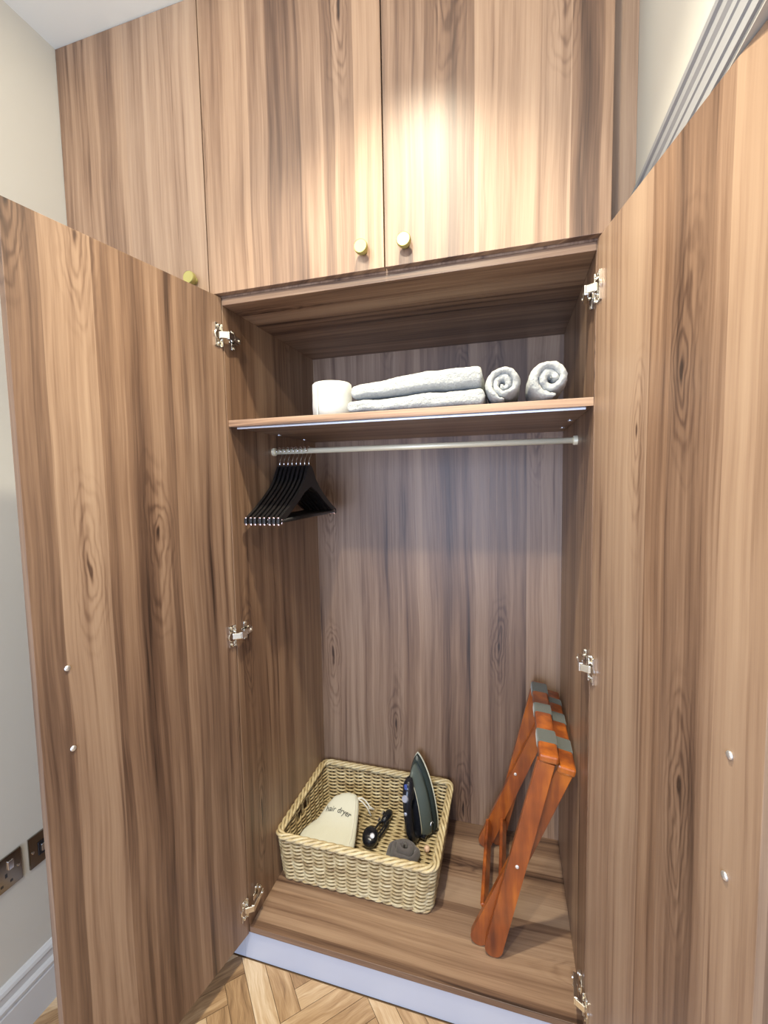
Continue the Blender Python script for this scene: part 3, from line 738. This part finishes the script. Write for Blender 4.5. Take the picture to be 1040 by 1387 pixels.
# ------------------------------------------------------------------ black plug with a loop of flex
pg = thing('power_plug', 'black mains plug with a bundled black flex in the middle of the basket', 'plug', (.29, .39, ZB))
bm = bmesh.new(); PM = Matrix.Translation((.262, .365, ZB + .003)) @ Matrix.Rotation(math.radians(68), 4, 'Z')
PMb = Matrix.Translation((.262, .352, ZB + .028))
lathe(bm, [(.020, -.024), (.027, -.018), (.029, 0), (.026, .014), (.017, .020)], 22, PMb @ Matrix.Rotation(.5, 4, 'X') @ Matrix.Scale(1.15, 4, (0, 1, 0))); obj('plug_body', bm, M['blackp'], pg, smooth=True)
bm = bmesh.new(); lathe(bm, [(.009, 0), (.009, .004), (.006, .005)], 16, Matrix.Translation((.274, .338, ZB + .046)) @ Matrix.Rotation(.6, 4, 'X')); obj('fuse_cover', bm, M['silver'], pg)
bm = bmesh.new(); K = 30
for j, (rx, ry) in enumerate(((.017, .050), (.012, .044))):
    tube(bm, [(.283 + rx * math.cos(a) + .22 * ry * math.sin(a), .408 + ry * math.sin(a), ZB + .016 + .008 * j + .004 * math.cos(2 * a)) for a in [2 * PI * k / K for k in range(K)]], .0038, 8, True)
obj('flex', bm, M['blackp'], pg, smooth=True)
bm = bmesh.new(); tube(bm, [(.285, .432, ZB + .024), (.291, .455, ZB + .026), (.296, .478, ZB + .024), (.299, .490, ZB + .022)], .013, 14, rs=[.010, .014, .015, .011]); obj('connector', bm, M['blackp'], pg, smooth=True)
bm = bmesh.new(); tube(bm, [(.276, .452, ZB + .034), (.280, .468, ZB + .037)], .005, 10); tube(bm, [(.268, .425, ZB + .030), (.272, .438, ZB + .033)], .0045, 10); obj('metal_pin', bm, M['chrome'], pg)
# ------------------------------------------------------------------ rolled grey cloth
gc = thing('grey_cloth', 'rolled dark grey cloth at the front right inside the basket', 'cloth', (.392, .318, ZB))
bm = bmesh.new(); rings = []; turns = 2.6; N = 120
for i in range(N + 1):
    q = i / N; a = q * turns * 2 * PI + 1; rad = .006 + .047 * q; ring = []
    for k in range(14):
        b_ = 2 * PI * k / 14; pr, pz = math.cos(b_), math.sin(b_)
        h_ = .017 + .010 * (1 - q)
        v = Vector((.392 + math.cos(a) * (rad + pr * .0085) * 1.12, .318 + math.sin(a) * (rad + pr * .0085) * .92, ZB + .002 + h_ * (1 + pz) + .010 * (1 - q)))
        v += fuzz(v, .006, 30); v.z = max(v.z, ZB + .001); ring.append(bm.verts.new(v))
    rings.append(ring)
for A, B in zip(rings, rings[1:]):
    for k in range(14): bm.faces.new((A[k], A[(k + 1) % 14], B[(k + 1) % 14], B[k]))
bm.faces.new(rings[0][::-1]); bm.faces.new(rings[-1]); obj('rolled_layers', bm, M['greycloth'], gc, smooth=True)
bm = bmesh.new(); lathe(bm, [(.0, -.011), (.007, -.009), (.011, 0), (.007, .009), (.0, .011)], 16, Matrix.Translation((.462, .372, ZB + .012))); tag(obj('round_toggle', bm, M['pink'], smooth=True), 'tiny round peach toggle beside the grey cloth and the iron', 'toggle')
bpy.data.objects['round_toggle'].location = (0, 0, 0)

# ------------------------------------------------------------------ folding luggage rack
rk = thing('luggage_rack', 'folded orange-brown wooden luggage rack leaning on the right side panel', 'luggage rack', (.76, .3, ZF))
def leg_poly(top, foot, w0, w1):
    a = Vector(top); b_ = Vector(foot); d = (b_ - a).normalized(); n_ = Vector((-d.y, d.x)); P = [a + n_ * w0 / 2, a - n_ * w0 / 2]
    L = (b_ - a).length
    m_ = a + d * (L * .45); P.append(m_ - n_ * (w0 / 2 + .001))
    r = w1 / 2; c = b_ - d * r
    for k in range(13):
        t = -PI / 2 + PI * k / 12; q = c + d * r * math.cos(t) * .95 + n_ * r * math.sin(t); P.append(q)
    P.append(m_ + n_ * (w0 / 2 + .001)); return [(p.x, p.y) for p in P]
rackrows = []
Afoot, Bfoot = (.690, ZF + .0035), (.646, ZF + .0035)
for y0, y1, which in ((.098, .116, 'A'), (.478, .496, 'A'), (.119, .137, 'B'), (.457, .475, 'B')):
    if which == 'A': P = leg_poly((.826, .690), Afoot, .044, .047)
    else: P = leg_poly((.872, .655), Bfoot, .042, .047)
    bm = bmesh.new(); extrude_poly(bm, P, y0, y1, None, .002)
    zmin = min(v.co.z for v in bm.verts); bmesh.ops.translate(bm, verts=bm.verts, vec=(0, 0, ZF + .0012 - zmin))
    o = obj('leg', bm, M['rack'], rk)
for yy, s in ((.098, -1), (.457, -1)):
    bm = bmesh.new(); lathe(bm, [(.005, 0), (.005, .0015), (.003, .003)], 14, Matrix.Translation((.756, yy, (.388 if yy < .2 else .400))) @ Matrix.Rotation(PI / 2, 4, 'X')); obj('rivet', bm, M['rack_pin'], rk)
def rail(cx, cz, w_, h_, y0, y1, tilt, straps):
    G = frame((cx, 0, cz), (math.cos(tilt), 0, -math.sin(tilt)), (0, 1, 0), (math.sin(tilt), 0, math.cos(tilt)))
    bm = bmesh.new(); box(bm, -w_ / 2, w_ / 2, y0, y1, -h_ / 2, h_ / 2, .006, G); obj('rail', bm, M['rack'], rk)
    for a, b_ in straps:
        bm = bmesh.new(); e = .0016; box(bm, -w_ / 2 - e, w_ / 2 + e, a, b_, -h_ / 2 - e, h_ / 2 + e, .0055, G)
        obj('strap', bm, M['strap'], rk)
rail(.832, .700, .048, .022, .092, .515, .10, ((.150, .216), (.305, .362), (.435, .505)))
rail(.876, .664, .046, .022, .110, .535, .20, ((.185, .247), (.328, .388), (.440, .480)))
for (x, z, y0, y1) in ((.668, .205, .137, .457), (.716, .215, .116, .478)):
    bm = bmesh.new(); G = frame((x, 0, z), (math.cos(1.15), 0, -math.sin(1.15)), (0, 1, 0), (math.sin(1.15), 0, math.cos(1.15)))
    box(bm, -.016, .016, y0, y1, -.0055, .0055, .003, G); obj('stretcher', bm, M['rack'], rk)
# webbing hanging folded between the two rails
for a, b_ in ((.155, .211), (.310, .357), (.445, .478)):
    bm = bmesh.new(); P = [(.8585, .690), (.8570, .640), (.8540, .600), (.8570, .594), (.8600, .600), (.8620, .635), (.8620, .655)]
    A = [bm.verts.new((x, a, z)) for x, z in P]; B = [bm.verts.new((x, b_, z)) for x, z in P]
    for k in range(len(P) - 1): bm.faces.new((A[k], A[k + 1], B[k + 1], B[k]))
    bmesh.ops.solidify(bm, geom=bm.faces[:], thickness=.0012); obj('strap', bm, M['strap'], rk)

for o in list(scene.objects):
    if '_base' in o: del o['_base']
